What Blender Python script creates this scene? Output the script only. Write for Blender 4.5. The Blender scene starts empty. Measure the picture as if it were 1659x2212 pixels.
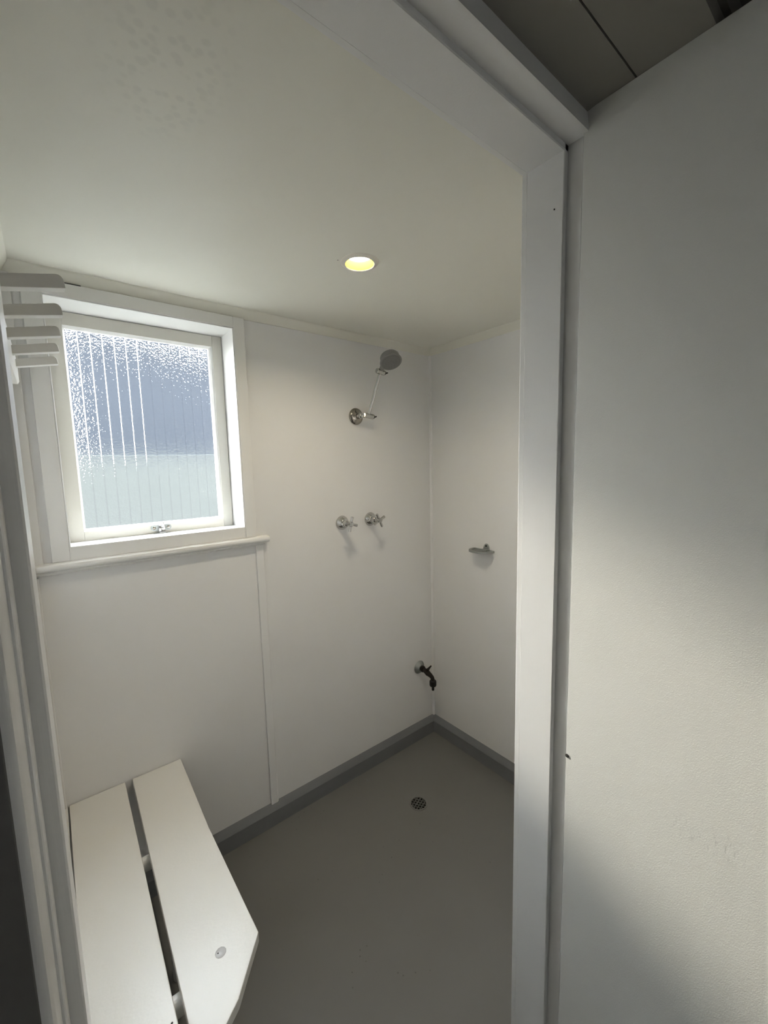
import bpy, bmesh, math, random
from mathutils import Vector, Matrix

random.seed(4)
sc = bpy.context.scene
COL = sc.collection

# ------------------------------------------------------------------ camera
cam_d = bpy.data.cameras.new('camera')
cam = bpy.data.objects.new('camera', cam_d)
COL.objects.link(cam)
YAW, PITCH, ROLL, FPX = 0.673825, -0.115808, -0.0241468, 900.62
fwd = Vector((math.sin(YAW) * math.cos(PITCH), math.cos(YAW) * math.cos(PITCH), math.sin(PITCH)))
rgt = Vector((math.cos(YAW), -math.sin(YAW), 0))
upv = rgt.cross(fwd)
r2 = rgt * math.cos(ROLL) + upv * math.sin(ROLL)
u2 = upv * math.cos(ROLL) - rgt * math.sin(ROLL)
M = Matrix((r2, u2, -fwd)).transposed().to_4x4()
M.translation = Vector((0, 0, 1.5))
cam.matrix_world = M
cam_d.sensor_fit = 'HORIZONTAL'
cam_d.sensor_width = 36
cam_d.lens = FPX * 36 / 1659
cam_d.clip_start = 0.01
sc.camera = cam

# ------------------------------------------------------------------ world, sun, lights, exposure
sc.view_settings.view_transform = 'Standard'
sc.view_settings.look = 'None'
sc.view_settings.gamma = 1
sc.view_settings.use_curve_mapping = False
sc.view_settings.exposure = 1.93

SKY = 11.0
SUN = 4.0
w = bpy.data.worlds.new('sky')
sc.world = w
w.use_nodes = True
wn = w.node_tree.nodes
wl = w.node_tree.links
bg = wn['Background']
tcn = wn.new('ShaderNodeTexCoord')
sep = wn.new('ShaderNodeSeparateXYZ')
wl.new(tcn.outputs['Generated'], sep.inputs[0])
rmp = wn.new('ShaderNodeValToRGB')
rmp.color_ramp.elements[0].position = 0.0
rmp.color_ramp.elements[0].color = (0.42, 0.425, 0.42, 1)
rmp.color_ramp.elements[1].position = 0.7
rmp.color_ramp.elements[1].color = (0.70, 0.765, 0.82, 1)
wl.new(sep.outputs['Z'], rmp.inputs[0])
wl.new(rmp.outputs[0], bg.inputs['Color'])
bg.inputs['Strength'].default_value = SKY

sun_d = bpy.data.lights.new('sun', 'SUN')
sun_d.energy = SUN
sun_d.angle = math.radians(8)
sun_d.color = (1.0, 0.94, 0.80)
sun = bpy.data.objects.new('sun', sun_d)
COL.objects.link(sun)
sdir = Vector((0.30, -1.0, -0.43))
sun.rotation_euler = sdir.to_track_quat('-Z', 'Y').to_euler()

def area(name, loc, target, sx, sy, energy, color):
    d = bpy.data.lights.new(name, 'AREA')
    d.shape = 'RECTANGLE'
    d.size, d.size_y = sx, sy
    d.energy = energy
    d.color = color
    o = bpy.data.objects.new(name, d)
    COL.objects.link(o)
    o.location = loc
    o.rotation_euler = (Vector(target) - Vector(loc)).to_track_quat('-Z', 'Y').to_euler()
    return o
# added fill lamp behind the camera, standing in for daylight in the passage
area('passage_fill', (0.0, -1.45, 1.15), (0.1, 1.57, 0.95), 1.4, 1.7, 0.45, (0.90, 0.95, 1.0))
DOWNLIGHT = 115.0

# ------------------------------------------------------------------ helpers
class MB:
    def __init__(self):
        self.bm = bmesh.new()

    def box(self, a, b, bevel=0.0, seg=2):
        r = bmesh.ops.create_cube(self.bm, size=1.0)
        vs = r['verts']
        c = [(a[i] + b[i]) / 2 for i in range(3)]
        s = [abs(b[i] - a[i]) for i in range(3)]
        for v in vs:
            v.co = Vector((c[0] + v.co.x * s[0], c[1] + v.co.y * s[1], c[2] + v.co.z * s[2]))
        if bevel:
            es = list({e for v in vs for e in v.link_edges})
            bmesh.ops.bevel(self.bm, geom=es, offset=bevel, segments=seg, affect='EDGES', profile=0.5)
        return self

    def prism(self, poly, axis, lo, hi):
        """poly: 2D points in the plane of the other two axes (in xyz order)."""
        def P(p, t):
            q = list(p)
            q.insert(axis, t)
            return Vector(q)
        n = len(poly)
        A = [self.bm.verts.new(P(p, lo)) for p in poly]
        Bv = [self.bm.verts.new(P(p, hi)) for p in poly]
        self.bm.faces.new(A)
        self.bm.faces.new(Bv[::-1])
        for i in range(n):
            j = (i + 1) % n
            self.bm.faces.new((A[i], Bv[i], Bv[j], A[j]))
        return self

    def skin(self, rings, close=True, caps=True):
        R = [[self.bm.verts.new(Vector(p)) for p in ring] for ring in rings]
        n = len(R[0])
        for a, b in zip(R, R[1:]):
            for i in range(n if close else n - 1):
                j = (i + 1) % n
                self.bm.faces.new((a[i], a[j], b[j], b[i]))
        if caps:
            self.bm.faces.new(R[0][::-1])
            self.bm.faces.new(R[-1])
        return self

    def lathe(self, prof, origin, axis=(0, 0, 1), seg=40, caps=True):
        q = Vector((0, 0, 1)).rotation_difference(Vector(axis).normalized())
        o = Vector(origin)
        rings = []
        for r, h in prof:
            rings.append([o + q @ Vector((max(r, 1e-5) * math.cos(2 * math.pi * k / seg),
                                          max(r, 1e-5) * math.sin(2 * math.pi * k / seg), h)) for k in range(seg)])
        return self.skin(rings, True, caps)

    def tube(self, pts, rad, seg=16):
        pts = [Vector(p) for p in pts]
        rad = rad if isinstance(rad, (list, tuple)) else [rad] * len(pts)
        rings = []
        ref = None
        for i, p in enumerate(pts):
            t = (pts[min(i + 1, len(pts) - 1)] - pts[max(i - 1, 0)]).normalized()
            if ref is None:
                ref = t.orthogonal().normalized()
            ref = (ref - t * ref.dot(t)).normalized()
            b = t.cross(ref)
            rings.append([p + (ref * math.cos(2 * math.pi * k / seg) + b * math.sin(2 * math.pi * k / seg)) * rad[i]
                          for k in range(seg)])
        return self.skin(rings)

    def sphere(self, c, r, seg=20):
        m = Matrix.Translation(Vector(c))
        bmesh.ops.create_uvsphere(self.bm, u_segments=seg, v_segments=seg // 2, radius=r, matrix=m)
        return self

    def build(self, name, mat, parent=None, smooth=None):
        bmesh.ops.recalc_face_normals(self.bm, faces=self.bm.faces[:])
        off = parent_loc(parent)
        for v in self.bm.verts:
            v.co -= off
        me = bpy.data.meshes.new(name)
        self.bm.to_mesh(me)
        self.bm.free()
        if smooth:
            me.shade_smooth()
            me.set_sharp_from_angle(angle=math.radians(smooth))
        me.materials.append(mat)
        o = bpy.data.objects.new(name, me)
        COL.objects.link(o)
        if smooth:
            wn_ = o.modifiers.new('weighted_normal', 'WEIGHTED_NORMAL')
            wn_.keep_sharp = True
            wn_.weight = 75
        if parent is not None:
            o.parent = parent
        return o

def parent_loc(p):
    v = Vector((0, 0, 0))
    while p is not None:
        v += p.location
        p = p.parent
    return v

def tag(o, label=None, cat=None, group=None, kind=None):
    if label: o['label'] = label
    if cat: o['category'] = cat
    if group: o['group'] = group
    if kind: o['kind'] = kind
    return o

def thing(name, label, cat, loc, group=None, kind=None):
    o = bpy.data.objects.new(name, None)
    o.empty_display_size = 0.05
    COL.objects.link(o)
    o.location = loc
    return tag(o, label, cat, group, kind)

def struct(name, mb, mat, label, cat, smooth=None):
    return tag(mb.build(name, mat, None, smooth), label, cat, None, 'structure')

# ------------------------------------------------------------------ materials
def new_mat(name):
    m = bpy.data.materials.new(name)
    m.use_nodes = True
    nt = m.node_tree
    return m, nt, nt.nodes['Principled BSDF']

def paint(name, color, rough=0.45, bumps=(), var=0.03, spec=0.5, coat=0.0, coat_rough=0.15):
    """bumps: list of (scale xyz, strength, distance)."""
    m, nt, p = new_mat(name)
    N, L = nt.nodes, nt.links
    tc = N.new('ShaderNodeTexCoord')
    no = N.new('ShaderNodeTexNoise')
    no.inputs['Scale'].default_value = 2.3
    no.inputs['Detail'].default_value = 4
    L.new(tc.outputs['Object'], no.inputs['Vector'])
    mx = N.new('ShaderNodeMix'); mx.data_type = 'RGBA'
    mx.inputs['A'].default_value = [c * (1 - var) for c in color] + [1]
    mx.inputs['B'].default_value = [min(1, c * (1 + var)) for c in color] + [1]
    L.new(no.outputs['Fac'], mx.inputs['Factor'])
    L.new(mx.outputs['Result'], p.inputs['Base Color'])
    p.inputs['Roughness'].default_value = rough
    p.inputs['Specular IOR Level'].default_value = spec
    p.inputs['Coat Weight'].default_value = coat
    p.inputs['Coat Roughness'].default_value = coat_rough
    prev = None
    for scale, strength, dist in bumps:
        mp = N.new('ShaderNodeMapping')
        mp.inputs['Scale'].default_value = scale
        L.new(tc.outputs['Object'], mp.inputs['Vector'])
        nz = N.new('ShaderNodeTexNoise')
        nz.inputs['Scale'].default_value = 1.0
        nz.inputs['Detail'].default_value = 3
        L.new(mp.outputs[0], nz.inputs['Vector'])
        b = N.new('ShaderNodeBump')
        b.inputs['Strength'].default_value = strength
        b.inputs['Distance'].default_value = dist
        L.new(nz.outputs['Fac'], b.inputs['Height'])
        if prev: L.new(prev.outputs[0], b.inputs['Normal'])
        prev = b
    if prev:
        L.new(prev.outputs[0], p.inputs['Normal'])
        if coat: L.new(prev.outputs[0], p.inputs['Coat Normal'])
    return m

def metal(name, color, rough, spec_metal=1.0):
    m, nt, p = new_mat(name)
    N, L = nt.nodes, nt.links
    no = N.new('ShaderNodeTexNoise')
    no.inputs['Scale'].default_value = 60
    tc = N.new('ShaderNodeTexCoord')
    L.new(tc.outputs['Object'], no.inputs['Vector'])
    mr = N.new('ShaderNodeMapRange')
    mr.inputs['To Min'].default_value = rough * 0.8
    mr.inputs['To Max'].default_value = rough * 1.3
    L.new(no.outputs['Fac'], mr.inputs['Value'])
    L.new(mr.outputs[0], p.inputs['Roughness'])
    p.inputs['Base Color'].default_value = (*color, 1)
    p.inputs['Metallic'].default_value = spec_metal
    return m

M_WALL = paint('white_wall_paint', (0.80, 0.795, 0.785), 0.42, [((45, 45, 45), 0.10, 0.004), ((400, 400, 400), 0.08, 0.0008)])
M_TRIM = paint('white_gloss_trim', (0.80, 0.795, 0.775), 0.30, [((60, 60, 60), 0.06, 0.002)])
M_JAMB = paint('brushed_white_gloss', (0.80, 0.795, 0.78), 0.32, [((260, 260, 6), 0.16, 0.0015), ((50, 50, 30), 0.06, 0.003)])
M_PART = paint('orange_peel_white', (0.78, 0.775, 0.735), 0.42, [((560, 560, 560), 0.34, 0.0010), ((220, 220, 220), 0.14, 0.0012)])
M_SASH = paint('cream_sash_paint', (0.68, 0.66, 0.60), 0.35, [((60, 60, 60), 0.06, 0.002)])
M_BENCH = paint('bench_gloss_white', (0.79, 0.78, 0.745), 0.45, [((90, 500, 420), 0.22, 0.0012), ((160, 220, 160), 0.16, 0.0015)], coat=0.30, coat_rough=0.09)
M_BENCH.node_tree.nodes['Principled BSDF'].inputs['Coat IOR'].default_value = 1.5
M_PEG = paint('peg_white', (0.74, 0.725, 0.69), 0.40, [((40, 90, 90), 0.08, 0.002)])
M_FLOORG = paint('grey_skirting_paint', (0.175, 0.180, 0.19), 0.45, [((25, 120, 120), 0.25, 0.003), ((60, 60, 60), 0.15, 0.002)], var=0.18)
M_BOARD = paint('dark_passage_lining', (0.26, 0.245, 0.215), 0.55, [((30, 30, 30), 0.05, 0.002)])  # brown-grey tone of the passage ceiling boards
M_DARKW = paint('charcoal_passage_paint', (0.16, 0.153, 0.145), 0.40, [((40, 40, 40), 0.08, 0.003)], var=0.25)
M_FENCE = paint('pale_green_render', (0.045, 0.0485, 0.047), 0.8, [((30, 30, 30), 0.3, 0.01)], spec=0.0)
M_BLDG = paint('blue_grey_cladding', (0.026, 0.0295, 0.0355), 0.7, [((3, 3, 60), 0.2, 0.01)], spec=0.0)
M_GROUND = paint('pale_concrete', (0.32, 0.32, 0.30), 0.85, [((30, 30, 30), 0.3, 0.01)], spec=0.0)
M_CHROME = metal('chrome', (0.56, 0.555, 0.54), 0.07)
M_NICKEL = metal('aged_chrome', (0.36, 0.335, 0.30), 0.16)
M_ROSE = metal('dull_grey_plastic', (0.27, 0.27, 0.265), 0.35, 0.1)
M_FACE = paint('rose_face_grey', (0.20, 0.20, 0.198), 0.45)
M_STEEL = metal('dull_galvanised_steel', (0.42, 0.44, 0.43), 0.42)
M_BRASS = metal('blackened_brass', (0.022, 0.017, 0.014), 0.50, 0.5)
M_BLACK = paint('black_plastic', (0.008, 0.008, 0.008), 0.45)
M_HOLE = paint('drain_black', (0.003, 0.003, 0.003), 0.9)
M_LATCH = metal('zinc_latch', (0.48, 0.48, 0.47), 0.30)
M_KNOT = paint('knot_filler', (0.46, 0.45, 0.44), 0.25)
M_MARK_SHADE = paint('dark_mark_and_gap_shade', (0.02, 0.018, 0.015), 0.8)

def scuffs(m):
    # faint pencil-grey scuff marks low on the textured wall
    nt = m.node_tree; N, L = nt.nodes, nt.links
    p = N['Principled BSDF']
    src = p.inputs['Base Color'].links[0].from_socket
    tc = N.new('ShaderNodeTexCoord')
    sub = N.new('ShaderNodeVectorMath'); sub.operation = 'SUBTRACT'
    sub.inputs[1].default_value = (0.752, 0.150, 0.905)
    L.new(tc.outputs['Object'], sub.inputs[0])
    mp = N.new('ShaderNodeMapping'); mp.inputs['Rotation'].default_value = (0.5, 0, 0)
    mp.inputs['Scale'].default_value = (1, 16, 34)
    L.new(sub.outputs[0], mp.inputs[0])
    ln = N.new('ShaderNodeVectorMath'); ln.operation = 'LENGTH'; L.new(mp.outputs[0], ln.inputs[0])
    fa = N.new('ShaderNodeMapRange'); fa.inputs['From Min'].default_value = 0.3; fa.inputs['From Max'].default_value = 1.0
    fa.inputs['To Min'].default_value = 1.0; fa.inputs['To Max'].default_value = 0.0
    L.new(ln.outputs['Value'], fa.inputs['Value'])
    m2 = N.new('ShaderNodeMapping'); m2.inputs['Rotation'].default_value = (-0.6, 0, 0); m2.inputs['Scale'].default_value = (1, 320, 60)
    L.new(tc.outputs['Object'], m2.inputs[0])
    no = N.new('ShaderNodeTexNoise'); no.inputs['Scale'].default_value = 1.0; L.new(m2.outputs[0], no.inputs['Vector'])
    th = N.new('ShaderNodeMapRange'); th.inputs['From Min'].default_value = 0.55; th.inputs['From Max'].default_value = 0.68
    th.inputs['To Max'].default_value = 0.5
    L.new(no.outputs['Fac'], th.inputs['Value'])
    mu = N.new('ShaderNodeMath'); mu.operation = 'MULTIPLY'
    L.new(fa.outputs[0], mu.inputs[0]); L.new(th.outputs[0], mu.inputs[1])
    mx = N.new('ShaderNodeMix'); mx.data_type = 'RGBA'
    L.new(mu.outputs[0], mx.inputs['Factor']); L.new(src, mx.inputs['A'])
    mx.inputs['B'].default_value = (0.45, 0.44, 0.42, 1)
    L.new(mx.outputs['Result'], p.inputs['Base Color'])
scuffs(M_PART)

# ceiling paint with the blistered, water-marked patch near the door
def ceiling_mat():
    m = paint('ceiling_paint', (0.80, 0.785, 0.70), 0.5, [((45, 45, 45), 0.08, 0.004)])
    nt = m.node_tree; N, L = nt.nodes, nt.links
    p = N['Principled BSDF']
    src = p.inputs['Base Color'].links[0].from_socket
    tc = N.new('ShaderNodeTexCoord')
    vo = N.new('ShaderNodeTexVoronoi'); vo.feature = 'SMOOTH_F1'
    vo.inputs['Scale'].default_value = 62
    vo.inputs['Smoothness'].default_value = 0.3
    mp = N.new('ShaderNodeMapping'); mp.inputs['Rotation'].default_value = (0, 0, 0.6)
    mp.inputs['Scale'].default_value = (1.0, 1.0, 1.0)
    L.new(tc.outputs['Object'], mp.inputs[0]); L.new(mp.outputs[0], vo.inputs['Vector'])
    mr = N.new('ShaderNodeMapRange'); mr.interpolation_type = 'SMOOTHSTEP'
    mr.inputs['From Min'].default_value = 0.22; mr.inputs['From Max'].default_value = 0.52
    mr.inputs['To Min'].default_value = 1.0; mr.inputs['To Max'].default_value = 0.0
    L.new(vo.outputs['Distance'], mr.inputs['Value'])
    sub = N.new('ShaderNodeVectorMath'); sub.operation = 'SUBTRACT'
    sub.inputs[1].default_value = (0.185, 0.70, 2.07)
    L.new(tc.outputs['Object'], sub.inputs[0])
    rot = N.new('ShaderNodeMapping'); rot.inputs['Rotation'].default_value = (0, 0, -0.45)
    rot.inputs['Scale'].default_value = (11.0, 6.0, 1.0)
    L.new(sub.outputs[0], rot.inputs[0])
    ln = N.new('ShaderNodeVectorMath'); ln.operation = 'LENGTH'
    L.new(rot.outputs[0], ln.inputs[0])
    fall = N.new('ShaderNodeMapRange'); fall.interpolation_type = 'SMOOTHSTEP'
    fall.inputs['From Min'].default_value = 0.35; fall.inputs['From Max'].default_value = 1.25
    fall.inputs['To Min'].default_value = 0.24; fall.inputs['To Max'].default_value = 0.0
    L.new(ln.outputs['Value'], fall.inputs['Value'])
    mu = N.new('ShaderNodeMath'); mu.operation = 'MULTIPLY'
    L.new(mr.outputs[0], mu.inputs[0]); L.new(fall.outputs[0], mu.inputs[1])
    mx = N.new('ShaderNodeMix'); mx.data_type = 'RGBA'
    L.new(mu.outputs[0], mx.inputs['Factor'])
    L.new(src, mx.inputs['A'])
    mx.inputs['B'].default_value = (0.57, 0.56, 0.50, 1)
    L.new(mx.outputs['Result'], p.inputs['Base Color'])
    return m
M_CEIL = ceiling_mat()

def floor_mat():
    m = paint('grey_floor_paint', (0.170, 0.168, 0.160), 0.45, [((55, 55, 55), 0.12, 0.003), ((160, 160, 160), 0.10, 0.001)], var=0.10)
    nt = m.node_tree; N, L = nt.nodes, nt.links
    p = N['Principled BSDF']
    src = p.inputs['Base Color'].links[0].from_socket
    tc = N.new('ShaderNodeTexCoord')
    vo = N.new('ShaderNodeTexVoronoi'); vo.inputs['Scale'].default_value = 34
    L.new(tc.outputs['Object'], vo.inputs['Vector'])
    no = N.new('ShaderNodeTexNoise'); no.inputs['Scale'].default_value = 5
    L.new(tc.outputs['Object'], no.inputs['Vector'])
    lt = N.new('ShaderNodeMapRange')
    lt.inputs['From Min'].default_value = 0.04; lt.inputs['From Max'].default_value = 0.11
    lt.inputs['To Min'].default_value = 0.55; lt.inputs['To Max'].default_value = 0.0
    L.new(vo.outputs['Distance'], lt.inputs['Value'])
    th = N.new('ShaderNodeMapRange')
    th.inputs['From Min'].default_value = 0.50; th.inputs['From Max'].default_value = 0.62
    L.new(no.outputs['Fac'], th.inputs['Value'])
    mu = N.new('ShaderNodeMath'); mu.operation = 'MULTIPLY'
    L.new(lt.outputs[0], mu.inputs[0]); L.new(th.outputs[0], mu.inputs[1])
    mx = N.new('ShaderNodeMix'); mx.data_type = 'RGBA'
    L.new(mu.outputs[0], mx.inputs['Factor'])
    L.new(src, mx.inputs['A'])
    mx.inputs['B'].default_value = (0.05, 0.048, 0.043, 1)
    L.new(mx.outputs['Result'], p.inputs['Base Color'])
    return m
M_FLOOR = floor_mat()

def glass_mat():
    m = bpy.data.materials.new('stippled_reeded_glass')
    m.use_nodes = True
    nt = m.node_tree; N, L = nt.nodes, nt.links
    for n in list(N): N.remove(n)
    out = N.new('ShaderNodeOutputMaterial')
    tc = N.new('ShaderNodeTexCoord')
    # stipple
    no = N.new('ShaderNodeTexNoise'); no.inputs['Scale'].default_value = 150; no.inputs['Detail'].default_value = 2
    L.new(tc.outputs['Object'], no.inputs['Vector'])
    b1 = N.new('ShaderNodeBump'); b1.inputs['Strength'].default_value = 1.0; b1.inputs['Distance'].default_value = 0.0042
    L.new(no.outputs['Fac'], b1.inputs['Height'])
    # narrow vertical ribs, one every 36 mm
    sx = N.new('ShaderNodeSeparateXYZ'); L.new(tc.outputs['Object'], sx.inputs[0])
    dv = N.new('ShaderNodeMath'); dv.operation = 'MULTIPLY_ADD'
    dv.inputs[1].default_value = 1 / 0.0333; dv.inputs[2].default_value = 20.0 - 0.1135 / 0.0333 + 0.5
    L.new(sx.outputs['X'], dv.inputs[0])
    fr = N.new('ShaderNodeMath'); fr.operation = 'FRACT'; L.new(dv.outputs[0], fr.inputs[0])
    s5 = N.new('ShaderNodeMath'); s5.operation = 'SUBTRACT'; s5.inputs[1].default_value = 0.5; L.new(fr.outputs[0], s5.inputs[0])
    ab = N.new('ShaderNodeMath'); ab.operation = 'ABSOLUTE'; L.new(s5.outputs[0], ab.inputs[0])
    rb = N.new('ShaderNodeMapRange'); rb.interpolation_type = 'SMOOTHSTEP'
    rb.inputs['From Min'].default_value = 0.0; rb.inputs['From Max'].default_value = 0.085
    rb.inputs['To Min'].default_value = 1.0; rb.inputs['To Max'].default_value = 0.0
    L.new(ab.outputs[0], rb.inputs['Value'])
    b2 = N.new('ShaderNodeBump'); b2.inputs['Strength'].default_value = 1.0; b2.inputs['Distance'].default_value = 0.004
    L.new(rb.outputs[0], b2.inputs['Height']); L.new(b1.outputs[0], b2.inputs['Normal'])
    rf = N.new('ShaderNodeBsdfRefraction'); rf.inputs['IOR'].default_value = 1.22
    rf.inputs['Roughness'].default_value = 0.06
    rf.inputs['Color'].default_value = (0.93, 0.96, 0.96, 1)
    L.new(b2.outputs[0], rf.inputs['Normal'])
    tr = N.new('ShaderNodeBsdfTransparent'); tr.inputs['Color'].default_value = (0.93, 0.96, 0.96, 1)
    ribc = N.new('ShaderNodeMapRange'); ribc.interpolation_type = 'SMOOTHSTEP'
    ribc.inputs['From Max'].default_value = 0.045
    ribc.inputs['To Min'].default_value = 0.74; ribc.inputs['To Max'].default_value = 0.96
    L.new(ab.outputs[0], ribc.inputs['Value'])
    stp = N.new('ShaderNodeMapRange')  # stipple's light and dark also painted into the glass tint
    stp.inputs['From Min'].default_value = 0.3; stp.inputs['From Max'].default_value = 0.7
    stp.inputs['To Min'].default_value = 0.93; stp.inputs['To Max'].default_value = 1.0
    L.new(no.outputs['Fac'], stp.inputs['Value'])
    tm = N.new('ShaderNodeMath'); tm.operation = 'MULTIPLY'
    L.new(ribc.outputs[0], tm.inputs[0]); L.new(stp.outputs[0], tm.inputs[1])
    for n_ in (rf, tr): L.new(tm.outputs[0], n_.inputs['Color'])
    mx = N.new('ShaderNodeMixShader'); mx.inputs[0].default_value = 0.30
    L.new(rf.outputs[0], mx.inputs[1]); L.new(tr.outputs[0], mx.inputs[2])
    gl = N.new('ShaderNodeBsdfGlossy'); gl.inputs['Roughness'].default_value = 0.15
    L.new(b2.outputs[0], gl.inputs['Normal'])
    m2 = N.new('ShaderNodeMixShader'); m2.inputs[0].default_value = 0.05
    L.new(mx.outputs[0], m2.inputs[1]); L.new(gl.outputs[0], m2.inputs[2])
    L.new(m2.outputs[0], out.inputs['Surface'])
    return m
M_GLASS = glass_mat()

def emit(name, color, strength):
    m = bpy.data.materials.new(name); m.use_nodes = True
    nt = m.node_tree
    for n in list(nt.nodes): nt.nodes.remove(n)
    o = nt.nodes.new('ShaderNodeOutputMaterial'); e = nt.nodes.new('ShaderNodeEmission')
    e.inputs['Color'].default_value = (*color, 1); e.inputs['Strength'].default_value = strength
    nt.links.new(e.outputs[0], o.inputs['Surface'])
    return m
M_LAMP = emit('lamp_diffuser', (1.0, 0.87, 0.66), DOWNLIGHT)
M_CAN = paint('yellow_reflector', (0.05, 0.045, 0.0048), 0.6, spec=0.0)  # deep yellow all round the inside of the can
M_RING = paint('downlight_ring', (0.80, 0.76, 0.68), 0.4)

# ------------------------------------------------------------------ room dimensions (metres)
XL, XR, YB, ZC = -0.055, 1.580, 1.571, 2.070
YF = 0.484            # room side of the front wall
DOOR_R, DOOR_L, HEAD = 0.746, -0.0166, 2.030

def plate_with_hole(z0, z1, x0, x1, y0, y1, c, r, seg=48):
    mb = MB()
    bm = mb.bm
    for z in (z0, z1):
        o = [bm.verts.new((x, y, z)) for x, y in ((x0, y0), (x1, y0), (x1, y1), (x0, y1))]
        h = [bm.verts.new((c[0] + r * math.cos(2 * math.pi * k / seg), c[1] + r * math.sin(2 * math.pi * k / seg), z)) for k in range(seg)]
        eds = [bm.edges.new((o[i], o[(i + 1) % 4])) for i in range(4)] + [bm.edges.new((h[i], h[(i + 1) % seg])) for i in range(seg)]
        bmesh.ops.triangle_fill(bm, use_beauty=True, edges=eds)
        if z == z0: o0, h0 = o, h
    for a, b, n in ((o0, o, 4), (h0, h, seg)):
        for i in range(n):
            bm.faces.new((a[i], a[(i + 1) % n], b[(i + 1) % n], b[i]))
    return mb

DRAIN = (1.147, 1.241)
LAMP = (0.746, 1.018)
struct('floor', plate_with_hole(-0.12, 0.0, -0.9, XR + 0.12, -1.62, YB + 0.12, DRAIN, 0.036), M_FLOOR,
       'grey painted concrete floor with dark specks', 'floor')
struct('ceiling', plate_with_hole(ZC, ZC + 0.06, XL - 0.1, XR + 0.12, 0.40, YB + 0.12, LAMP, 0.047), M_CEIL,
       'flat white painted ceiling of the shower room with a blistered patch', 'ceiling')

# back wall with the window opening
WX0, WX1, WZ0, WZ1 = 0.015, 0.585, 1.236, 2.014
mb = MB()
mb.box((XL - 0.12, YB, 0), (WX0, YB + 0.125, ZC)).box((WX1, YB, 0), (XR + 0.12, YB + 0.125, ZC))
mb.box((WX0, YB, 0), (WX1, YB + 0.125, WZ0)).box((WX0, YB, WZ1), (WX1, YB + 0.125, ZC))
struct('wall_back', mb, M_WALL, 'white painted sheet wall holding the window and the taps', 'wall')
struct('wall_right', MB().box((XR, 0.40, 0), (XR + 0.12, YB, ZC)), M_WALL, 'white painted wall holding the soap dish', 'wall')
struct('wall_left', MB().box((XL - 0.12, 0.40, 0), (XL, YB, ZC)), M_WALL, 'white wall along the bench, seen edge-on', 'wall')
mb = MB()
mb.box((0.775, 0.383, 0), (XR, YF, ZC))
mb.box((-0.045, 0.383, HEAD + 0.03), (0.775, YF, ZC))
struct('wall_front', mb, M_WALL, 'wall around the doorway, on the near side of the shower room', 'wall')
mb = MB()
mb.box((0.752, -1.5, 0), (0.85, 0.3808, 2.074), 0.0015, 2)
part = struct('wall_corridor_right', mb, M_PART, 'off-white textured wall at right with a soft patch of light', 'wall', 40)
MB().lathe([(0.0, 0.0), (0.004, 0.0005), (0.0025, 0.0012), (0, 0.0015)], (0.7515, 0.378, 0.916), (-1, 0, 0.1), 7).build('paint_chip', M_MARK_SHADE, part)
struct('wall_corridor_left', MB().box((-0.90, 0.3655, 0), (-0.0400, 0.400, 2.074), 0.0012), M_DARKW, 'dark grey wall left of the doorway', 'wall')  # charcoal is this wall's own paint
struct('wall_corridor_back', MB().box((-0.90, -1.62, 0), (0.85, -1.5, 2.14)), M_PART, 'wall at the far end of the passage, behind the camera', 'wall')
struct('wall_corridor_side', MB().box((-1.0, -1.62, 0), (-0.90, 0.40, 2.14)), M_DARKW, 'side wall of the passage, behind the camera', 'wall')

# passage ceiling: coved edge board, a gap, wide board, dark recess
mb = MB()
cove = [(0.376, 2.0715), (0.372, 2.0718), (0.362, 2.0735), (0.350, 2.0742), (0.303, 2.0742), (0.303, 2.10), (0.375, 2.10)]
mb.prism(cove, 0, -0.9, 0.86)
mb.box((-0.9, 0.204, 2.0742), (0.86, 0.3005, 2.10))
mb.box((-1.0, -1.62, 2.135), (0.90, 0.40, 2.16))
mb.box((0.853, -1.62, 2.06), (0.90, 0.39, 2.136))  # unseen strip added to stop sky light leaking over the wall
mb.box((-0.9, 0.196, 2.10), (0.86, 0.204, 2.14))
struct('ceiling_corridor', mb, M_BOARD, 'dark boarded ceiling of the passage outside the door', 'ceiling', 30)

# ------------------------------------------------------------------ door frame
fr = thing('trim_1', 'white painted door frame around the open doorway', 'door frame', (DOOR_R, 0.41, 0), kind='structure')
mb = MB()
jr = [(DOOR_R, 0.4825), (DOOR_R, 0.4115), (DOOR_R + 0.0015, 0.410), (DOOR_R + 0.011, 0.410), (DOOR_R + 0.011, 0.3835), (0.775, 0.3835), (0.775, 0.4825)]
mb.prism(jr, 2, 0, HEAD + 0.0108)
mb.build('jamb', M_JAMB, fr, 30)
mb = MB()
jl = [(DOOR_L, 0.4825), (DOOR_L, 0.4115), (DOOR_L - 0.0015, 0.410), (-0.0275, 0.410), (-0.0275, 0.3850), (-0.0285, 0.3838), (-0.0302, 0.3838),
      (-0.0308, 0.3800), (-0.0322, 0.3720), (-0.0342, 0.3680), (-0.0370, 0.3662), (-0.0400, 0.3660), (-0.0455, 0.3660), (-0.0455, 0.4825)]
mb.prism(jl, 2, 0, HEAD)
mb.build('jamb', M_JAMB, fr, 30)
mb = MB()
hd = [(0.4825, HEAD), (0.4115, HEAD), (0.410, HEAD + 0.0015), (0.410, HEAD + 0.011), (0.3725, HEAD + 0.011), (0.3725, 2.050), (0.3755, 2.0718), (0.4825, 2.0718)]
mb.prism(hd, 0, -0.0455, 0.775)
mb.build('head', M_JAMB, fr, 30)
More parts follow.
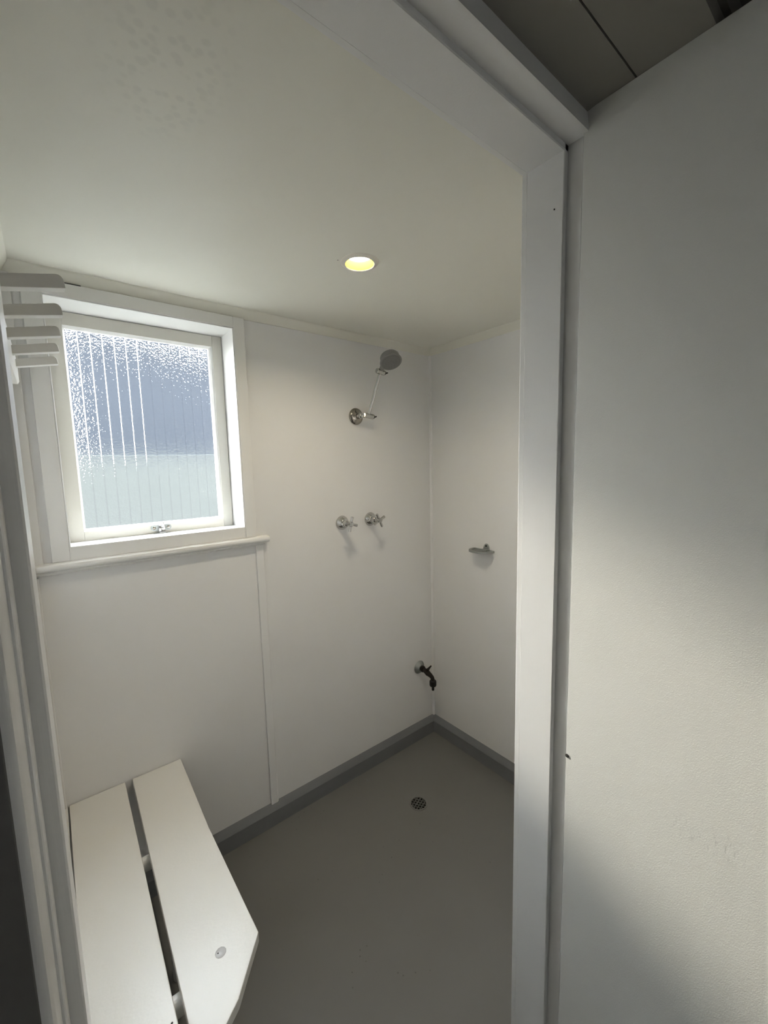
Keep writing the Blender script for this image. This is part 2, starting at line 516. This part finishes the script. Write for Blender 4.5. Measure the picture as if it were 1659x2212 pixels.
# room-side architrave, its edge seen as the pale strip inside the lining
mb = MB()
mb.prism([(DOOR_R + 0.0008, 0.4835), (DOOR_R + 0.0008, 0.493), (DOOR_R + 0.003, 0.495), (DOOR_R + 0.055, 0.495), (DOOR_R + 0.055, 0.4835)], 2, 0.0, HEAD + 0.0008)
mb.prism([(DOOR_L - 0.0005, 0.4835), (DOOR_L - 0.0005, 0.493), (DOOR_L - 0.002, 0.495), (XL, 0.495), (XL, 0.4835)], 2, 0.0, HEAD + 0.0008)
mb.prism([(0.4835, HEAD + 0.0008), (0.493, HEAD + 0.0008), (0.495, HEAD + 0.003), (0.495, ZC - 0.002), (0.4835, ZC - 0.002)], 0, XL, DOOR_R + 0.055)
mb.build('architrave', M_TRIM, fr, 30)
MB().sphere((0.7458, 0.427, 1.942), 0.0014, 10).build('nail_hole', M_MARK_SHADE, fr, 60)

# ------------------------------------------------------------------ skirting, cornice, cover battens
def skirt(mb, along, wall, sign, lo, hi):
    prof = [(0, 0.089), (0.013, 0.071), (0.019, 0.060), (0.0215, 0.008), (0.0235, 0.0005), (0, 0.0005)]
    poly = [(wall - sign * d, z) for d, z in prof]
    mb.prism(poly, along, lo, hi)
    return mb
struct('baseboard_back', skirt(MB(), 0, YB, 1, XL, XR), M_FLOORG, 'grey painted skirting along the window wall', 'skirting', 25)
struct('baseboard_right', skirt(MB(), 1, XR, 1, 0.50, YB - 0.0005), M_FLOORG, 'grey painted skirting along the soap dish wall', 'skirting', 25)
struct('baseboard_left', skirt(MB(), 1, XL, -1, 0.50, YB - 0.0005), M_FLOORG, 'grey painted skirting under the bench', 'skirting', 25)

mb = MB()
mb.prism([(YB, 2.039), (YB - 0.004, 2.039), (YB - 0.008, 2.045), (YB - 0.022, 2.063), (YB - 0.024, ZC), (YB, ZC)], 0, XL, XR)
struct('trim_2', mb, M_CEIL, 'white cornice strip above the window wall', 'cornice', 30)
mb = MB()
mb.prism([(XR, 2.039), (XR - 0.004, 2.039), (XR - 0.008, 2.045), (XR - 0.022, 2.063), (XR - 0.024, ZC), (XR, ZC)], 1, 0.50, YB - 0.002)
struct('trim_3', mb, M_CEIL, 'white cornice strip above the soap dish wall', 'cornice', 30)
mb = MB()
mb.prism([(XL, 2.039), (XL + 0.004, 2.039), (XL + 0.008, 2.045), (XL + 0.020, 2.063), (XL + 0.022, ZC), (XL, ZC)], 1, 0.50, YB - 0.002)
struct('trim_4', mb, M_CEIL, 'white cornice strip above the coat pegs', 'cornice', 30)
mb = MB()
mb.prism([(XR, YB - 0.011), (XR - 0.004, YB - 0.0105), (XR - 0.0085, YB - 0.007), (XR - 0.011, YB), (XR, YB)], 2, 0.086, 2.041)
struct('trim_5', mb, M_WALL, 'thin white quarter-round strip in the back corner', 'corner bead', 50)
mb = MB()
mb.prism([(0.6065, YB), (0.6065, YB - 0.006), (0.6085, YB - 0.0075), (0.635, YB - 0.0065), (0.640, YB - 0.003), (0.641, YB)], 2, 0.084, 1.194)
struct('trim_6', mb, M_WALL, 'narrow white cover strip below the window sill end', 'batten', 30)
mb = MB().box((XL, YB - 0.012, 1.222), (-0.0345, YB, 2.039), 0.002)
mb.box((XL, YB - 0.010, 0.089), (-0.049, YB, 1.19), 0.002)
struct('trim_7', mb, M_TRIM, 'white strip in the corner left of the window', 'batten', 30)

# ------------------------------------------------------------------ window
OX0, OX1, OZ0, OZ1 = 0.033, 0.566, 1.270, 1.997     # clear opening in the lining
win = thing('window_1', 'white timber window with ribbed obscure glass', 'window', (0.30, YB, 1.23), kind='structure')
ya = YB - 0.012
def frame4(mb, x0, x1, z0, z1, X0, X1, Z0, Z1, y0, y1, bev=0.0):
    mb.box((X0, y0, Z0), (x0, y1, Z1), bev).box((x1, y0, Z0), (X1, y1, Z1), bev)
    mb.box((x0, y0, z1), (x1, y1, Z1), bev)
    if Z0 < z0: mb.box((x0, y0, Z0), (x1, y1, z0), bev)
    return mb
mb = MB()
mb.box((-0.014, ya, 1.2305), (0.0295, YB, 2.039), 0.002).box((0.5695, ya, 1.2305), (0.610, YB, 2.039), 0.002)
mb.box((0.0295, ya, 1.994 + 0.006), (0.5695, YB, 2.039), 0.002)
mb.build('architrave', M_TRIM, win, 30)
mb = MB()   # small staff bead around the reveal
for a, b in (((0.0295, ya + 0.002, 1.2305), (0.0335, YB + 0.01, 2.0)), ((0.5655, ya + 0.002, 1.2305), (0.5695, YB + 0.01, 2.0)), ((0.0335, ya + 0.002, 1.9965), (0.5655, YB + 0.01, 2.0))):
    mb.box(a, b, 0.0014)
mb.build('staff_bead', M_TRIM, win, 40)
mb = MB()   # reveal lining with the flat apron between bead and sill
YS = YB + 0.113
mb.box((WX0, YB - 0.004, 1.2305), (OX0, YS + 0.05, WZ1)).box((OX1, YB - 0.004, 1.2305), (WX1, YS + 0.05, WZ1))
mb.box((OX0, YB - 0.004, OZ1), (OX1, YS + 0.05, WZ1))
mb.prism([(YB - 0.009, 1.2305), (YB - 0.009, OZ0 + 0.002), (YB - 0.006, OZ0 + 0.0035), (YS + 0.05, OZ0 - 0.004), (YS + 0.05, 1.2305)], 0, OX0, OX1)
mb.build('lining', M_TRIM, win, 30)
mb = MB()
GX0, GX1, GZ0, GZ1 = 0.081, 0.517, 1.307, 1.947
BX0, BX1, BZ0, BZ1 = 0.0755, 0.529, 1.299, 1.955
frame4(mb, BX0, BX1, BZ0, BZ1, OX0 + 0.002, OX1 - 0.002, OZ0 - 0.002, OZ1 - 0.002, YS, YS + 0.035, 0.0012)
sash = mb.build('sash', M_SASH, win, 30)
mb = MB()
for poly, ax, lo, hi in (
        ([(BX0 - 0.0, YS + 0.002), (GX0, YS + 0.010), (GX0, YS + 0.02), (BX0, YS + 0.02)], 2, BZ0, BZ1),
        ([(BX1, YS + 0.002), (GX1 + 0.006, YS + 0.004), (GX1, YS + 0.010), (GX1, YS + 0.02), (BX1, YS + 0.02)], 2, BZ0, BZ1)):
    mb.prism(poly, ax, lo, hi)
mb.prism([(YS + 0.002, BZ0), (YS + 0.010, GZ0), (YS + 0.02, GZ0), (YS + 0.02, BZ0)], 0, BX0, BX1)
mb.prism([(YS + 0.002, BZ1), (YS + 0.010, GZ1), (YS + 0.02, GZ1), (YS + 0.02, BZ1)], 0, BX0, BX1)
mb.build('glazing_bead', M_TRIM, sash)
mb = MB()
bm = mb.bm
yg = YS + 0.014
bm.faces.new([bm.verts.new(p) for p in ((GX0 - 0.003, yg, GZ0 - 0.003), (GX1 + 0.003, yg, GZ0 - 0.003), (GX1 + 0.003, yg, GZ1 + 0.003), (GX0 - 0.003, yg, GZ1 + 0.003))])
mb.build('pane', M_GLASS, sash)
# sill: rounded nosing over a small scotia
mb = MB()
nose = [(YB, 1.2305), (YB - 0.022, 1.2295), (YB - 0.029, 1.226), (YB - 0.032, 1.219), (YB - 0.030, 1.211), (YB - 0.024, 1.2065), (YB, 1.2065)]
mb.prism(nose, 0, XL, 0.6545)
mb.prism([(YB, 1.2065), (YB - 0.016, 1.2065), (YB - 0.017, 1.201), (YB - 0.011, 1.1945), (YB, 1.193)], 0, XL, 0.640)
mb.build('sill', M_TRIM, win, 40)
# latch on the bottom rail
lat = MB()
yl = YS - 0.0005
def lobe(mb, x0, x1, z, r, y0, y1):
    pts = []
    for k in range(9):
        a = math.pi / 2 + math.pi * k / 8
        pts.append((x0 + r * math.cos(a), z + r * math.sin(a)))
    for k in range(9):
        a = -math.pi / 2 + math.pi * k / 8
        pts.append((x1 + r * math.cos(a), z + r * math.sin(a)))
    mb.prism(pts, 1, y0, y1)
zl = 1.2885
XLA = 0.3035
lobe(lat, XLA - 0.023, XLA + 0.023, zl, 0.0105, yl - 0.004, yl)
latch = lat.build('window_latch', M_STEEL, win, 30)
mb = MB()
for dx in (-0.023, 0.023):
    mb.lathe([(0.0055, 0), (0.0055, 0.0015), (0.003, 0.003), (0.0, 0.003)], (XLA + dx, yl - 0.004, zl), (0, -1, 0), 14)
mb.build('screw', M_NICKEL, latch, 40)
mb = MB()
mb.lathe([(0.0085, 0), (0.0085, 0.010), (0.006, 0.016), (0, 0.0165)], (XLA + 0.004, yl - 0.004, zl - 0.001), (0, -1, 0), 20)
mb.box((XLA - 0.010, yl - 0.014, zl - 0.014), (XLA - 0.002, yl - 0.005, zl + 0.009), 0.002)
mb.tube([(XLA + 0.006, yl - 0.016, zl - 0.002), (XLA + 0.005, yl - 0.020, zl + 0.010), (XLA + 0.003, yl - 0.021, zl + 0.022)], [0.004, 0.0032, 0.0025], 12)
mb.build('handle', M_CHROME, latch, 40)
mb = MB()
mb.box((XLA - 0.028, yl - 0.022, 1.2665), (XLA + 0.026, yl - 0.004, 1.2705), 0.0015)
mb.box((XLA - 0.010, yl - 0.020, 1.270), (XLA + 0.012, yl - 0.012, 1.276), 0.002)
mb.build('keeper', M_LATCH, latch, 40)

MB().box((0.075, ya - 0.0004, 2.0378), (0.125, ya + 0.004, 2.0402)).build('gap_shadow', M_MARK_SHADE, win)  # dark strip painted in for the shadow in the gap over the architrave

# ------------------------------------------------------------------ slatted bench
bench = thing('bench', 'white painted two-plank slatted bench in the lower left, against the window wall', 'bench', (0.12, 1.1, 0))
ZT, TH = 0.455, 0.025
def plank(poly, mat):
    mb = MB()
    mb.prism(poly, 2, ZT - TH, ZT)
    es = [e for e in mb.bm.edges]
    bmesh.ops.recalc_face_normals(mb.bm, faces=mb.bm.faces[:])
    bmesh.ops.bevel(mb.bm, geom=es, offset=0.0022, segments=2, affect='EDGES', profile=0.5)
    return mb.build('seat_plank', mat, bench, 40)
p_wall = plank([(-0.043, YB - 0.002), (0.108, YB - 0.002), (0.0965, 0.69), (0.02, 0.62), (-0.039, 0.62)], M_BENCH)
p_out = plank([(0.1295, YB - 0.002), (0.281, YB - 0.002), (0.273, 1.2), (0.277, 0.838), (0.200, 0.748), (0.150, 0.712), (0.111, 0.712)], M_BENCH)
mb = MB()
mb.lathe([(0.0, -0.0006), (0.0105, -0.0006), (0.0115, 0.0001), (0.009, 0.0007), (0, 0.0009)], (0.1975, 0.852, ZT), (0, 0, 1), 11)
kn = mb.build('knot', M_KNOT, p_out, 60)
MB().lathe([(0.0, -0.0006), (0.0016, 0.0), (0.001, 0.0009), (0, 0.001)], (0.1925, 0.8535, ZT + 0.0006), (0, 0, 1), 6).build('speck', M_MARK_SHADE, kn)
MB().lathe([(0.0, -0.0006), (0.0022, 0.0002), (0.001, 0.0006), (0, 0.0006)], (0.0885, 0.793, ZT), (0, 0, 1), 7).build('knot', M_MARK_SHADE, p_wall)
for yb in (1.24, 0.848):
    MB().tube([(XL + 0.002, yb, 0.411), (0.255, yb, 0.411)], 0.019, 20).build('bearer', M_BENCH, bench, 40)
for yb in (1.24, 0.848):
    MB().tube([(0.17, yb, 0.001), (0.17, yb, 0.398)], 0.017, 18).build('leg', M_BENCH, bench, 40)
MB().box((XL, 0.62, 0.425), (-0.0465, YB - 0.003, 0.4535), 0.0015).build('wall_strip', M_TRIM, bench, 30)

# ------------------------------------------------------------------ coat pegs
rack = thing('coat_rack', 'white wooden rack of five coat pegs beside the window, upper left', 'coat rack', (XL, 1.15, 1.77))
mb = MB()
rail = [(1.738, 0), (1.738, 0.013), (1.745, 0.017), (1.795, 0.017), (1.802, 0.013), (1.802, 0)]
mb.prism([(XL + d, z) for z, d in rail], 1, 0.70, 1.53)
mb.build('rail', M_PEG, rack, 30)
def peg(y):
    x0, x1, h, dd = XL + 0.012, 0.046, 0.019, 0.010
    rise = 0.018
    prof = [(x0, -h / 2), (x1 + 0.0015, rise - h / 2)]
    R = 0.009
    for k in range(1, 7):
        a = math.radians(90 * k / 6)
        prof.append((x1 - R + (R + 0.0) * math.cos(a) + 0.0, rise + h / 2 - R + R * math.sin(a)))
    prof.append((x0, h / 2))
    mb = MB()
    mb.prism([(x, 1.771 + z) for x, z in prof], 1, y - dd, y + dd)
    es = list(mb.bm.edges)
    bmesh.ops.recalc_face_normals(mb.bm, faces=mb.bm.faces[:])
    bmesh.ops.bevel(mb.bm, geom=es, offset=0.0016, segments=2, affect='EDGES', profile=0.5)
    return mb.build('peg', M_PEG, rack, 40)
for y in (0.8405, 0.983, 1.130, 1.276, 1.422):
    peg(y)

# ------------------------------------------------------------------ downlight
dl = thing('downlight', 'lit round recessed ceiling light glowing yellow-white', 'ceiling light', (LAMP[0], LAMP[1], ZC))
mb = MB()
mb.lathe([(0.0412, -0.0030), (0.0405, -0.0046), (0.0418, -0.0055), (0.047, -0.004), (0.054, -0.001), (0.0545, 0.0), (0.046, 0.0), (0.044, -0.001)], (LAMP[0], LAMP[1], ZC), (0, 0, 1), 56, False)
mb.build('ring', M_RING, dl, 40)
mb = MB()
mb.lathe([(0.0402, -0.0046), (0.0378, 0.018), (0.0370, 0.045), (0.0385, 0.045), (0.0400, 0.018), (0.0412, -0.0040)], (LAMP[0], LAMP[1], ZC), (0, 0, 1), 48, False)
mb.build('reflector', M_CAN, dl, 40)
mb = MB()
mb.lathe([(0.0, 0.0155), (0.030, 0.0155), (0.0365, 0.019), (0.0365, 0.024), (0.0, 0.024)], (LAMP[0], LAMP[1], ZC), (0, 0, 1), 48)
mb.build('lens', M_LAMP, dl, 40)
MB().lathe([(0.0, -0.001), (0.0022, 0.0), (0, 0.0005)], (0.689, 1.043, ZC), (0, 0, 1), 8).build('screw_hole', M_MARK_SHADE, dl)

# ------------------------------------------------------------------ taps
def tap(x, z, ang, label):
    t = thing('shower_tap', label, 'tap', (x, YB, z), 'cross-handled shower taps')
    c = Vector((x, YB, z))
    ax = (0, -1, 0)
    mb = MB().lathe([(0.031, 0.0), (0.0325, 0.003), (0.0315, 0.007), (0.026, 0.016), (0.0195, 0.0235), (0.0165, 0.027), (0.0, 0.027)], c, ax, 48)
    mb.build('flange', M_CHROME, t, 50)
    mb = MB().lathe([(0.0145, 0.025), (0.0145, 0.040), (0.0125, 0.044), (0.0085, 0.047), (0.0085, 0.064), (0.0, 0.064)], c, ax, 32)
    mb.build('spindle', M_CHROME, t, 40)
    h = c + Vector((0, -0.073, 0))
    mb = MB().lathe([(0.0, -0.0105), (0.0095, -0.0105), (0.0115, -0.007), (0.0115, 0.006), (0.0095, 0.0095), (0.0, 0.0105)], h, ax, 28)
    for k in range(4):
        a = ang + k * math.pi / 2
        d = Vector((math.sin(a), 0, math.cos(a)))
        mb.tube([h + d * 0.006, h + d * 0.020, h + d * 0.0315, h + d * 0.0335, h + d * 0.0340], [0.0055, 0.0060, 0.0066, 0.0058, 0.002], 18)
    hd_ = mb.build('handle', M_CHROME, t, 45)
    mb = MB().lathe([(0.0, 0.0105), (0.0075, 0.0105), (0.0072, 0.0125), (0.0, 0.013)], h, ax, 24)
    mb.build('cap', M_LATCH, hd_, 40)
    return t
tap(1.010, 1.240, math.radians(15), 'chrome cross-handle shower tap, the one nearer the window')
tap(1.168, 1.241, math.radians(-27), 'chrome cross-handle shower tap, the one nearer the back corner')

# ------------------------------------------------------------------ shower
sh = thing('wall_shower', 'chrome swivel shower arm with round grey rose, above the taps', 'shower', (1.104, YB, 1.713))
c = Vector((1.104, YB, 1.713))
mb = MB().lathe([(0.036, 0.0), (0.0375, 0.003), (0.036, 0.007), (0.030, 0.011), (0.0285, 0.0105), (0.024, 0.013), (0.014, 0.017), (0.013, 0.020), (0.0, 0.020)], c, (0, -1, 0), 48)
mb.build('flange', M_NICKEL, sh, 50)
S = Vector((1.139, 1.521, 1.713))
E = Vector((1.157, 1.450, 1.893))
mb = MB().tube([c + Vector((0, -0.016, 0)), c + Vector((0.003, -0.033, 0)), c + Vector((0.014, -0.047, 0.0005))], 0.010, 20)
mb.sphere(c + Vector((0.003, -0.034, 0)), 0.0125, 24)
mb.build('elbow', M_CHROME, sh, 60)
kx = Vector((0.95, 0.0, -0.13)).normalized()
def knuckle(p, half):
    mb = MB().lathe([(0.0, -half), (0.0095, -half), (0.0115, -half + 0.002), (0.0115, half - 0.002), (0.0095, half), (0.0, half)], p, kx, 28)
    b = mb.build('knuckle', M_CHROME, sh, 40)
    q = p + kx * half
    mb = MB().lathe([(0.0095, 0.0), (0.0085, 0.004), (0.0045, 0.008), (0.0, 0.0085)], q, kx, 20)
    mb.tube([q + kx * 0.003, q + kx * 0.012 + Vector((0, -0.001, 0.002)), q + kx * 0.019 + Vector((0, -0.002, 0.005))], [0.0055, 0.0034, 0.0022], 10)
    mb.box(tuple(q + kx * 0.004 - Vector((0.0015, 0.010, 0.002))), tuple(q + kx * 0.004 + Vector((0.0015, 0.010, 0.002))), 0.001)
    mb.build('wing_nut', M_BRASS, b, 40)
knuckle(S + kx * 0.002, 0.024)
knuckle(E, 0.021)
d = (E - S).normalized()
MB().tube([S + d * 0.006, E - d * 0.004], 0.0068, 24).build('arm', M_CHROME, sh, 40)
n = Vector((-0.137, -0.479, -0.867)).normalized()
Cr = Vector((1.1655, 1.388, 1.9215))
side = (Cr - E - n * (Cr - E).dot(n)).normalized()
rose = MB().lathe([(0.0, -0.036), (0.030, -0.0355), (0.0385, -0.033), (0.0415, -0.028), (0.0425, -0.014), (0.0415, -0.011), (0.0455, -0.008), (0.0475, -0.003), (0.0472, 0.0), (0.0455, 0.001), (0.0, 0.001)], Cr, n, 56).build('rose', M_ROSE, sh, 30)
MB().lathe([(0.0425, 0.0006), (0.0420, 0.0022), (0.038, 0.0030), (0.0, 0.0036)], Cr, n, 48).build('face_plate', M_FACE, rose, 30)
MB().tube([E + d * 0.004, E + d * 0.012 + side * 0.006, Cr - side * 0.036 - n * 0.014], [0.009, 0.0115, 0.015], 20).build('neck', M_ROSE, sh, 45)
mb = MB()
b1 = n.orthogonal().normalized(); b2 = n.cross(b1)
for R_, cnt in ((0.012, 6), (0.024, 12), (0.036, 18)):
    for k in range(cnt):
        a = 2 * math.pi * k / cnt
        mb.lathe([(0.0018, 0.0), (0.0012, 0.002), (0.0, 0.002)], Cr + n * 0.0026 + (b1 * math.cos(a) + b2 * math.sin(a)) * R_, n, 6)
tag(mb.build('nozzles', M_FACE, rose), kind='stuff')

# ------------------------------------------------------------------ soap dish
so = thing('soap_dish', 'small grey metal soap dish on the right wall', 'soap dish', (XR, 1.225, 1.08))
def oval(y0, y1, dep, n=28, k=2.6):
    yc, ry = (y0 + y1) / 2, (y1 - y0) / 2
    pts = []
    for i in range(n + 1):
        a = math.pi * i / n
        cx, cy = math.sin(a), math.cos(a)
        f = lambda v: math.copysign(abs(v) ** (2 / k), v)
        pts.append((XR - 0.0008 - dep * f(cx), yc + ry * f(cy)))
    return pts
out = oval(1.165, 1.287, 0.070)
inn = oval(1.175, 1.277, 0.062)
mb = MB()
mb.prism(out, 2, 1.0765, 1.0795)
rings = [[(x, y, 1.0795) for x, y in out], [(x, y, 1.0850) for x, y in out], [(x + 0.004, y, 1.0850) for x, y in inn], [(x + 0.004, y, 1.0795) for x, y in inn]]
mb.skin(rings, True, False)
dish = mb.build('tray', M_STEEL, so, 30)
mb = MB()
for k in range(4):
    mb.box((XR - 0.055 + 0.011 * k, 1.185, 1.0794), (XR - 0.050 + 0.011 * k, 1.268, 1.0825), 0.001)
mb.build('ribs', M_STEEL, dish, 30)
mb = MB()
tabp = [(1.190, 1.080), (1.227, 1.080), (1.2225, 1.101), (1.2155, 1.112), (1.2085, 1.1145), (1.2015, 1.112), (1.1945, 1.101)]
mb.prism(tabp, 0, XR - 0.006, XR - 0.0003)
mb.box((XR - 0.028, 1.192, 1.0795), (XR - 0.004, 1.225, 1.090), 0.003)
tb = mb.build('bracket', M_STEEL, so, 30)
MB().lathe([(0.004, 0.0), (0.004, 0.002), (0.002, 0.0035), (0, 0.0035)], (XR - 0.006, 1.2085, 1.1035), (-1, 0, 0), 14).build('screw', M_HOLE, tb, 40)
MB().tube([(XR - 0.018, 1.198, 1.078), (XR - 0.018, 1.198, 1.071)], 0.0022, 8).build('bolt', M_BRASS, so)

# ------------------------------------------------------------------ hose tap
ht = thing('hose_tap', 'dark brass garden tap with hose fitting, low by the back corner', 'tap', (1.471, YB, 0.401))
c = Vector((1.471, YB, 0.401))
MB().lathe([(0.034, 0.0), (0.0355, 0.002), (0.032, 0.007), (0.022, 0.012), (0.016, 0.018), (0.0, 0.018)], c, (0, -1, 0), 40).build('flange', M_STEEL, ht, 40)
mb = MB()
mb.lathe([(0.0125, 0.014), (0.0125, 0.022), (0.0165, 0.023), (0.0165, 0.036), (0.0125, 0.038)], c, (0, -1, 0), 6)
pts = [c + Vector(v) for v in ((0, -0.034, 0), (0.001, -0.048, -0.003), (0.004, -0.064, -0.012), (0.009, -0.078, -0.020), (0.013, -0.087, -0.030), (0.0145, -0.090, -0.043), (0.0145, -0.090, -0.052))]
mb.tube(pts, [0.011, 0.013, 0.0145, 0.0115, 0.0105, 0.0105, 0.0105], 20)
mb.build('body', M_BRASS, ht, 45)
mb = MB()
s0 = c + Vector((0.001, -0.056, -0.004)); sd = Vector((0.15, -0.55, 0.80)).normalized()
mb.tube([s0, s0 + sd * 0.018, s0 + sd * 0.028], [0.010, 0.008, 0.005], 16)
s1 = s0 + sd * 0.030
hx = Vector((0.93, 0.30, 0.10)).normalized()
mb.tube([s1 - hx * 0.020, s1 - hx * 0.012, s1, s1 + hx * 0.012, s1 + hx * 0.020], [0.004, 0.0042, 0.0055, 0.0042, 0.004], 14)
mb.build('handle', M_BRASS, ht, 45)
e = pts[-1]
mb = MB().lathe([(0.0115, 0.0), (0.0165, 0.004), (0.0185, 0.009), (0.0185, 0.028), (0.0165, 0.033), (0.009, 0.035), (0.0068, 0.037), (0.0068, 0.056), (0.006, 0.058), (0.0, 0.058)], e + Vector((0, 0, 0.010)), (0, 0, -1), 24)
mb.build('hose_connector', M_BLACK, ht, 40)

# ------------------------------------------------------------------ floor drain
dr = thing('floor_drain', 'round metal floor waste grate set in the grey floor', 'drain', (DRAIN[0], DRAIN[1], 0))
mb = MB().lathe([(0.0355, 0.0015), (0.0355, -0.06), (0.034, -0.06), (0.034, 0.0005)], (DRAIN[0], DRAIN[1], 0), (0, 0, 1), 40, False)
mb.lathe([(0.0, -0.058), (0.0352, -0.058), (0.0352, -0.061), (0.0, -0.061)], (DRAIN[0], DRAIN[1], 0), (0, 0, 1), 40)
mb.build('pipe', M_HOLE, dr, 40)
mb = MB().lathe([(0.0330, 0.0), (0.0335, 0.0022), (0.0385, 0.0022), (0.0395, 0.0002), (0.033, -0.002)], (DRAIN[0], DRAIN[1], 0), (0, 0, 1), 48, False)
M_GRATE = metal('worn_grate_metal', (0.17, 0.17, 0.16), 0.55, 0.6)
mb.build('rim', M_FLOOR, dr, 40)
mb = MB()
for a in (math.radians(38 - 19), math.radians(38 + 71 + 12)):
    u = Vector((math.cos(a), math.sin(a), 0)); v = Vector((-u.y, u.x, 0))
    for k in range(-2, 3):
        off = k * 0.0132 + 0.0066 * 0
        hl = math.sqrt(max(0.0001, 0.0335 ** 2 - off ** 2))
        o = Vector((DRAIN[0], DRAIN[1], 0)) + v * (off + 0.0066 if k < 2 else off)
        off2 = off + 0.0066
        if abs(off2) > 0.031: continue
        hl = math.sqrt(0.0335 ** 2 - off2 ** 2)
        o = Vector((DRAIN[0], DRAIN[1], 0)) + v * off2
        hw = 0.0021
        P = [o - u * hl - v * hw, o + u * hl - v * hw, o + u * hl + v * hw, o - u * hl + v * hw]
        mb.skin([[(p.x, p.y, -0.003) for p in P], [(p.x, p.y, 0.0012) for p in P]])
    off2 = -2.5 * 0.0132 + 0.0066 * 0
mb.build('grate', M_GRATE, dr, 30)

# ------------------------------------------------------------------ outside the window
g = MB().box((-6, YB + 0.13, -0.35), (9, 14, -0.25))
tag(g.build('ground_outside', M_GROUND), 'pale ground outside the window', 'ground', None, 'structure')
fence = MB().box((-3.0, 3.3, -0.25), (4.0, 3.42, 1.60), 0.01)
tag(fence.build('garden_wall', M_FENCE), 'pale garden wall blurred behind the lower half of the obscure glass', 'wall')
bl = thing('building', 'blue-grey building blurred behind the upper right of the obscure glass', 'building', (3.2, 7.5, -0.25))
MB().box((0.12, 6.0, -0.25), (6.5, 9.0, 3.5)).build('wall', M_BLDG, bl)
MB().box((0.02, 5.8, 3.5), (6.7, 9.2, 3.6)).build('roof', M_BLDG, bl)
